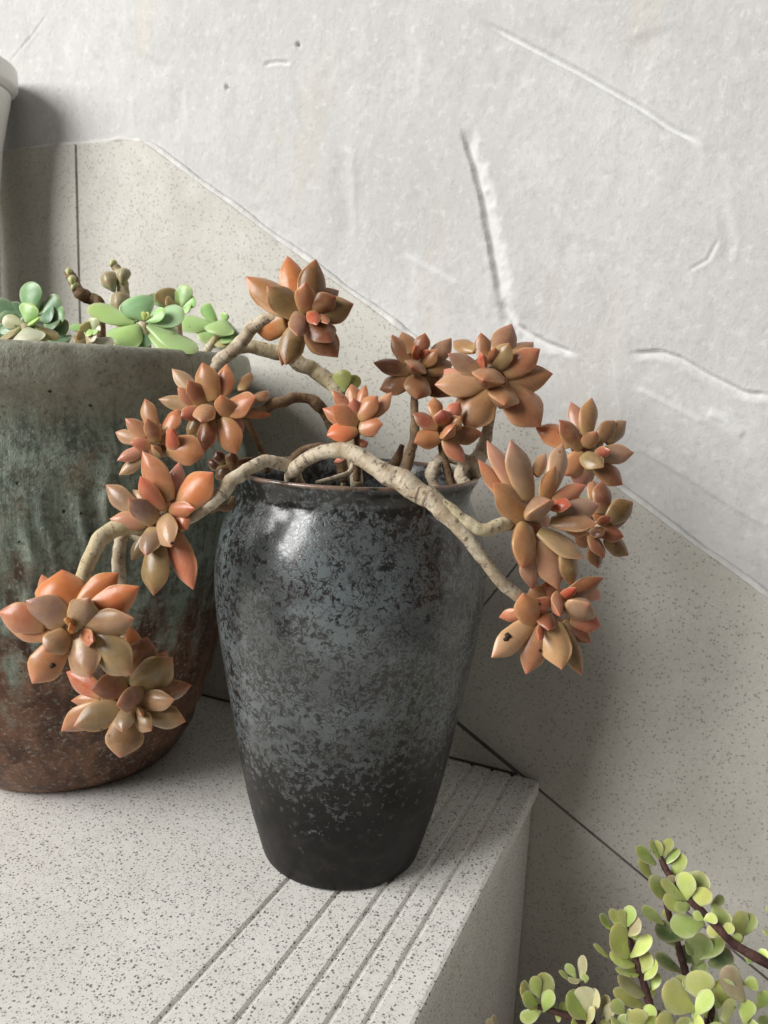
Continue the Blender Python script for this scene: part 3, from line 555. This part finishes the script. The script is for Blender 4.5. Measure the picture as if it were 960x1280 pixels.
stem([(446,610,.49),(440,545,.495),(418,485,.50),(388,458,.50),(352,441,.495),(312,433,.488),(286,440,.482)], [8,9,10,10,9,8.5,7.5], 'ybark', seg=18, n=10, rings=.05, lump=.11, kink=.2)
stem([(262,470,.478),(276,452,.476),(300,430,.470),(322,404,.463),(352,394,.459)], [7,8.5,8.5,8.5,7], seg=16, n=10, rings=.07, lump=.12, kink=.16)
stem([(502,612,.475),(510,575,.482),(518,545,.488),(518,500,.490),(521,462,.492)], [8,7,6,5,6], 'bark2', seg=12, rings=.1)
stem([(570,610,.47),(588,585,.47),(602,565,.468),(610,535,.463),(614,500,.459),(612,470,.457)], [11,11,10,7.5,6.5,7], 'bark', seg=14, rings=.1)
stem([(566,612,.455),(560,590,.452),(553,565,.449),(552,540,.447)], [6,5.5,5,5], 'bark2', seg=10)
stem([(446,600,.452),(447,575,.446),(446,550,.440),(446,528,.437)], [5,4.5,4,4.5], 'bark2', seg=10)
stem([(495,620,.462),(489,592,.458),(498,570,.456),(503,556,.455)], [9,8,5,3], 'bark2', seg=12, lump=.25)
stem([(545,612,.45),(540,590,.45),(556,572,.452),(585,578,.456),(600,596,.458)], [7,8,8,9,8], 'bark', seg=12, lump=.15, rings=.12)
stem([(590,612,.445),(575,596,.447),(580,582,.452),(600,572,.462)], [6,8,9,9], 'bark', seg=12, lump=.2, rings=.12)
stem([(395,604,.415),(420,597,.42),(437,590,.43),(443,572,.436)], [3,3.5,3.5,3], 'bark', seg=10)
stem([(262,640,.392),(272,634,.393),(286,634,.396),(292,622,.40)], [4,5,5,3], 'bark2', seg=10, lump=.35)

stem([(360,595,.492),(368,572,.492),(392,560,.494),(420,564,.497),(432,590,.498)], [5,6,6,6,5], 'bark2', seg=10, lump=.2)
# small dark blemishes on single leaves
bpy.context.view_layer.update(); dg = bpy.context.evaluated_depsgraph_get()
for (px, py, r) in ((634, 795, 4.2), (632, 799, 3.), (727, 722, 3.6), (66, 832, 3.2), (675, 813, 1.8), (674, 755, 1.6), (215, 679, 2.2)):
    d = ray(px, py).normalized(); hit, loc, nor, _, ob, _ = S.ray_cast(dg, EYE, d)
    if not hit or ob.name.split('.')[0] != 'leaf': continue
    rr = r*(loc-EYE).length/FPX; q = nor.to_track_quat('Z', 'Y').to_matrix(); V = [loc+nor*.0005]; n = 12
    for k in range(n):
        a = 2*math.pi*k/n; V.append(loc+q @ Vector((math.cos(a), math.sin(a), 0))*rr*random.uniform(.75, 1.2)+nor*.00025)
    for k in range(n): V.append(V[1+k]-nor*.0012)
    b = mesh('blemish', V, [(0, 1+k, 1+(k+1) % n) for k in range(n)]+[(1+k, 1+n+k, 1+n+(k+1) % n, 1+(k+1) % n) for k in range(n)], M['blem'], None); keep(b)

# ------------------------------------------------------------------ green succulents in the wide pot
def green(name, label, cat, org, k, cen, D, Lr, axis, rows, meshes=GM, group=None, foot=None, mat='ybark', thick=1.3):
    D0 = .44
    while D0 < .66:      # step back until the plant's foot is inside the rim
        c = at(org[0]+cen[0]/k, org[1]+cen[1]/k, D0)
        if math.hypot(c.x-PC.x, c.y-PC.y) < .127: break
        D0 += .004
    D = D0+D; c = at(org[0]+cen[0]/k, org[1]+cen[1]/k, D); f = Vector((c.x, c.y, .299)); q = Vector((f.x-PC.x, f.y-PC.y, 0))
    if q.length > .125: q *= .125/q.length; f = Vector((PC.x+q.x, PC.y+q.y, .299))
    e = empty(name, f); tag(e, label, cat, group)
    s = tube('stem', [f-Vector((0, 0, .004)), f.lerp(c, .5)+Vector((.002, 0, 0)), c], [.004, .0035, .003], M[mat], e, 5, 8); s.matrix_parent_inverse = Matrix.Translation(-f)
    for o in leaves(rows, org, k, cen, D, Lr, axis, meshes, None, .15, thick, 1.24): o.parent = e; o.matrix_parent_inverse = Matrix.Translation(-f)
    return e
GRP = 'small green succulents in the wide pot'
green('green_succulent', 'pale green rosette with one cream leaf at the left end of the pot rim', 'succulent', (0, 320), 6, (195, 510), .008, 170, (0, .5, .8), [
 (240,358,205,500,155,.1,'g'),(18,480,180,515,92,0,'w'),(305,470,195,525,72,.3,'g'),(-8,645,150,540,100,.2,'k'),(220,672,205,545,215,.6,'w'),(435,630,270,520,92,0,'k'),(0,560,150,540,80,-.2,'e'),(330,560,230,540,100,-.2,'e')], group=GRP)
green('green_succulent', 'dark blue green leafy succulent behind the pale rosette at far left', 'succulent', (0, 320), 6, (290, 520), .06, 250, (0, .4, .9), [
 (238,203,235,440,185,-.05,'e'),(-25,325,130,490,125,0,'e'),(92,345,150,460,95,-.2,'d'),(455,308,330,420,115,0,'e'),(500,430,340,480,140,.1,'e'),(515,560,390,530,125,.1,'e'),(525,655,380,640,145,.2,'d'),
 (420,420,300,470,120,.2,'d'),(20,420,150,500,140,.1,'e'),(-30,600,100,560,130,0,'d'),(380,340,300,430,100,-.2,'d'),(450,520,340,520,110,.3,'d'),(130,500,190,560,120,0,'d')], group=GRP)
green('green_succulent', 'large pale mint green open rosette at the middle of the pot rim', 'succulent', (80, 310), 4, (395, 375), .006, 190, (0, .45, .85), [
 (122,308,350,378,104,0,'g'),(345,250,410,355,145,-.1,'h'),(262,500,375,392,150,.4,'g'),(508,315,420,368,64,.2,'g'),(605,330,430,372,125,-.2,'h'),(665,535,420,392,115,.1,'g'),(602,545,430,450,95,.3,'g'),
 (318,318,365,362,64,-.3,'h'),(402,318,398,362,26,.2,'j'),(425,322,402,362,22,.2,'j'),(410,505,400,430,60,.2,'e'),(560,440,430,390,90,-.1,'h')], group=GRP)
green('green_succulent', 'green sprig with orange tinted buds behind the mint rosette', 'succulent', (80, 310), 4, (560, 310), .045, 100, (0, .5, .8), [
 (498,203,540,300,100,.1,'k'),(470,235,530,300,80,.0,'g'),(503,272,565,290,64,.5,'k'),(612,186,596,292,78,0,'g'),(655,250,600,302,64,0,'g'),(432,232,500,292,64,-.3,'g'),(640,300,590,320,60,.2,'g'),(575,215,570,290,60,-.2,'g')], group=GRP)
green('green_succulent', 'light green compact rosette beside the pale stem at the right of the rim', 'succulent', (80, 310), 4, (795, 400), .004, 150, (0, .5, .85), [
 (577,378,745,388,94,.1,'g'),(706,284,748,372,74,-.1,'g'),(898,315,790,372,84,-.2,'g'),(803,322,800,375,42,.1,'g'),(762,438,805,365,125,.55,'g'),(668,455,765,430,74,.2,'g'),(905,365,830,425,64,.1,'g'),
 (715,495,765,450,64,.3,'y'),(840,480,800,440,70,.4,'g'),(900,440,830,430,70,0,'g'),(780,500,790,450,60,.4,'y')], group=GRP)
green('green_succulent', 'withered yellowish little rosette between the two larger green ones', 'succulent', (80, 310), 4, (130, 430), .004, 110, (0, .5, .85), [
 (32,390,110,405,68,0,'g'),(150,348,150,425,62,0,'y'),(95,375,130,420,60,.2,'y'),(48,478,110,455,64,.2,'k'),(160,460,110,430,40,.5,'w'),(240,505,150,465,84,.1,'w'),(130,440,125,405,40,.5,'g'),(185,390,150,425,44,.1,'w'),(60,430,105,450,44,.3,'k'),(160,430,140,410,34,.5,'g')], group=GRP)
def beads(e, P, rr, col):
    for p, r in zip(P, rr):
        o = bpy.data.objects.new('leaf', GM[2]); o.color = (*PAL[col], 1); link(o)
        X = (UPV+RGT*random.uniform(-.6, .6)).normalized(); Y = FWD.cross(X).normalized(); Zv = X.cross(Y)
        Mx = Matrix((X*r*2, Y*r*1.7, Zv*r*4)).transposed().to_4x4(); Mx.translation = p-X*r; o.matrix_basis = Mx; o.parent = e; o.matrix_parent_inverse = Matrix.Translation(-e.location)
def stalk(px, rads, label, cols):
    P = [at(*q) for q in px]; f = Vector((P[0].x, P[0].y, .296)); e = empty('flower_stalk', f); tag(e, label, 'stalk', 'bare flower stalks in the wide pot')
    s = tube('stem', [f]+P, [rads[0]*.0005]+[r*.0005 for r in rads], M[cols], e, 6, 10, .2, .2); s.matrix_parent_inverse = Matrix.Translation(-f); return e
e = stalk([(125,385,.535),(112,373,.535),(100,366,.53),(92,352,.53),(86,340,.53)], [7,8,8,7,6], 'bare red and yellow flower stalk leaning left against the tile', 'bark2'); beads(e, [at(86,340,.528), at(90,350,.526), at(93,358,.527)], [.003,.0035,.0035], 'y')
e = stalk([(150,385,.535),(154,368,.535),(152,350,.535),(147,338,.535),(141,328,.535)], [7,7,8,7,4], 'upright yellow green flower stalk with a round bud', 'ybark')
beads(e, [at(137,352,.53), at(150,379,.53), at(154,345,.53)], [.0075,.0085,.006], 'v'); beads(e, [at(141,329,.533)], [.003], 'y')
# green sprout behind the copper rosettes
sp = at(432, 500, .50); e = empty('green_sprout', Vector((sp.x, sp.y, .232))); tag(e, 'two round bright green leaves sprouting behind the small upright rosette', 'sprout')
s = tube('stem', [e.location, at(434,520,.50), at(432,495,.498)], [.0015,.0015,.0012], M['ybark'], e, 5, 8); s.matrix_parent_inverse = Matrix.Translation(-e.location)
for o in leaves([(426,462,430,490,27,.1,'J'),(448,470,436,489,17,.1,'J')], (0, 0), 1, (432, 490), .495, 25, (0, .2, 1), GM, None): o.parent = e; o.matrix_parent_inverse = Matrix.Translation(-e.location)

# ------------------------------------------------------------------ jade bush at lower right
JP = Vector((-.02, .375, -.2995)); JB = empty('jade_bush', JP+Vector((0, 0, .115)))
tag(JB, 'variegated yellow green jade bush with round leaves and dark red stems at lower right', 'jade plant')
def jkeep(o): o.parent = JB; o.matrix_parent_inverse = Matrix.Translation(-JB.location); return o
def jstem(px, rad):
    P = [at(*q) for q in px]; return jkeep(tube('stem', P, [.68*r*q[2]/FPX for r, q in zip(rad, px)], M['jbark'], None, 8, 12, .12, .12))
root = JB.location
def pj(p):
    v = p-EYE; d = v.dot(FWD); return (IW/2+FPX*v.dot(RGT)/d, IH/2-FPX*v.dot(UPV)/d, d)
rt = pj(root)
jstem([rt,(1010,1240,.40),(960,1205,.405),(920,1182,.408),(896,1158,.41),(866,1128,.415),(843,1103,.42),(828,1078,.425),(826,1062,.426)], [9,9,9,8.5,8,7.5,7,6,4])
jstem([rt,(880,1300,.42),(858,1220,.425),(850,1190,.428),(838,1150,.43),(828,1105,.428)], [8,8,7,7,6,5])
jstem([rt,(830,1310,.40),(815,1265,.40),(805,1230,.402),(796,1205,.404),(786,1168,.41),(783,1150,.412)], [8,8,8,7,6.5,5,4])
jstem([rt,(800,1320,.40),(745,1290,.40),(715,1272,.40),(692,1264,.40),(672,1258,.40)], [7,7,6,6,5,4])
jstem([(745,1290,.40),(735,1260,.405),(725,1240,.41),(722,1225,.412)], [5,5,4,3])
jstem([rt,(870,1320,.385),(885,1282,.383),(890,1262,.38),(885,1250,.378)], [8,7,6,6,5])
K = 4.364
def jl(org, rows, D, cen): 
    for r in rows:
        for o in leaves([r], org, K, (r[2], r[3]), D, 150, (-.15, .75, .6), JM, None, 0, .95, 1.12): jkeep(o)
jl((740, 1030), [(235,128,350,222,78,0,'q'),(310,88,375,192,54,.2,'J'),(420,73,385,182,64,0,'J'),(350,88,380,182,48,.1,'J'),(482,143,390,222,62,0,'q'),(500,163,440,292,70,.1,'J'),(253,190,330,302,66,.1,'J')], .425, None)
jl((740, 1030), [(305,305,435,412,122,.1,'q'),(420,282,442,335,64,-.2,'t'),(520,258,512,415,98,.2,'j'),(366,318,512,412,74,.3,'j'),(378,410,532,462,88,.35,'j'),(448,468,536,440,54,.5,'j'),(605,263,545,425,115,-.1,'q'),
 (636,352,552,455,90,.3,'j'),(718,398,650,452,50,-.2,'q'),(728,575,660,440,112,.1,'J'),(425,565,612,540,115,.35,'J'),(798,470,812,645,112,0,'J'),(872,488,830,605,84,-.2,'q'),(272,448,392,548,62,0,'q'),(336,560,500,625,94,-.1,'Q'),(932,590,1000,625,64,.1,'j'),(948,458,1000,485,54,.1,'j')], .415, None)
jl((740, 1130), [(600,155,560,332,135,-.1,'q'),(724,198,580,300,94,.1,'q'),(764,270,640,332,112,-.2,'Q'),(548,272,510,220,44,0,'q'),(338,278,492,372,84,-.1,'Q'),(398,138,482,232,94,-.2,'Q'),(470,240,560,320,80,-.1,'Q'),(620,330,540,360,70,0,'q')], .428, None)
jl((740, 1130), [(38,58,110,142,58,0,'q'),(93,28,170,132,58,.1,'J'),(148,28,185,132,48,.1,'J'),(217,8,195,122,64,0,'J'),(272,88,200,172,88,.2,'t'),(92,122,197,288,152,.2,'j'),(332,184,210,288,80,.3,'j'),(6,222,92,292,48,0,'J'),
 (92,285,232,335,94,.1,'J'),(132,378,252,385,74,.4,'J'),(312,253,270,372,94,0,'J'),(362,318,280,412,74,.4,'J'),(368,380,320,472,64,-.1,'J'),(132,432,297,490,110,.4,'t'),(112,478,292,562,84,.2,'J')], .402, None)
jl((740, 1130), [(368,462,562,572,155,.2,'j'),(565,352,612,535,155,.1,'j'),(655,468,560,612,78,.5,'j'),(705,352,830,525,150,-.2,'t'),(700,405,722,552,134,0,'J'),(736,506,732,658,98,.2,'j'),(850,518,832,652,84,-.1,'J'),(482,385,490,470,74,-.2,'q'),
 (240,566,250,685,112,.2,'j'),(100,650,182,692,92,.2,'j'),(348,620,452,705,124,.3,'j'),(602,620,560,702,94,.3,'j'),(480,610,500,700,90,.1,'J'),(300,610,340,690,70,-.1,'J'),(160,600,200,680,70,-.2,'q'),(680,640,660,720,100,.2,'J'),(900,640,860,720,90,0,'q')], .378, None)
jl((600, 1130), [(205,468,312,562,134,.1,'J'),(285,393,326,512,74,.2,'j'),(228,500,312,548,74,.5,'j'),(330,368,392,542,94,-.1,'q'),(392,468,345,588,68,.4,'J'),(222,638,332,582,74,.3,'J'),
 (428,370,502,418,44,0,'J'),(470,322,522,402,48,.1,'J'),(566,278,552,422,48,0,'t'),(576,380,576,432,34,.2,'J'),(484,430,546,412,48,.3,'t'),
 (466,498,582,622,124,.3,'J'),(538,443,602,602,124,0,'w'),(645,468,612,592,74,.2,'y'),(702,498,662,612,54,0,'t'),(718,540,692,642,54,.2,'w'),(628,568,580,658,54,.4,'y'),(490,650,570,690,80,.2,'J'),(60,618,100,662,54,0,'t'),(30,640,90,670,44,.1,'t'),(750,590,800,650,60,-.1,'J')], .400, None)
def jfill(px, n, sz, D):     # leaf pairs set along a stem
    for i in range(n):
        x_, y_ = px[0][0]+(px[1][0]-px[0][0])*i/max(1, n-1), px[0][1]+(px[1][1]-px[0][1])*i/max(1, n-1); a = i*1.9+random.random()
        for sgn in (-1, 1):
            l = sz*random.uniform(.65, 1.0); vx, vy = math.cos(a)*sgn, math.sin(a)*sgn*.6-.45
            for o in leaves([(x_+vx*l, y_+vy*l, x_, y_, l*.75, random.uniform(-.3, .5), random.choice('JJqjj'))], (0, 0), 1, (x_, y_), D, l, (-.1, .45, .85), JM, None, 0, .95, 1.1): jkeep(o)
jfill(((830, 1075), (862, 1125)), 4, 17, .428); jfill(((880, 1150), (945, 1200)), 4, 22, .41); jfill(((786, 1170), (800, 1245)), 4, 20, .408); jfill(((840, 1150), (860, 1230)), 4, 22, .432)
jfill(((680, 1262), (745, 1285)), 4, 20, .404); jfill(((880, 1240), (900, 1285)), 3, 26, .386); jfill(((930, 1230), (965, 1290)), 3, 26, .395); jfill(((780, 1270), (860, 1290)), 4, 24, .392)
jp_ = lathe('plant_pot', [(0, .001), (.05, .001), (.056, .003), (.066, .08), (.068, .10), (.074, .101), (.075, .122), (.070, .123), (.066, .112), (.03, .110), (0, .112)], JP, M['terra'], 64, 3)
tag(jp_, 'plain terracotta pot holding the jade bush on the lower step', 'flower pot')
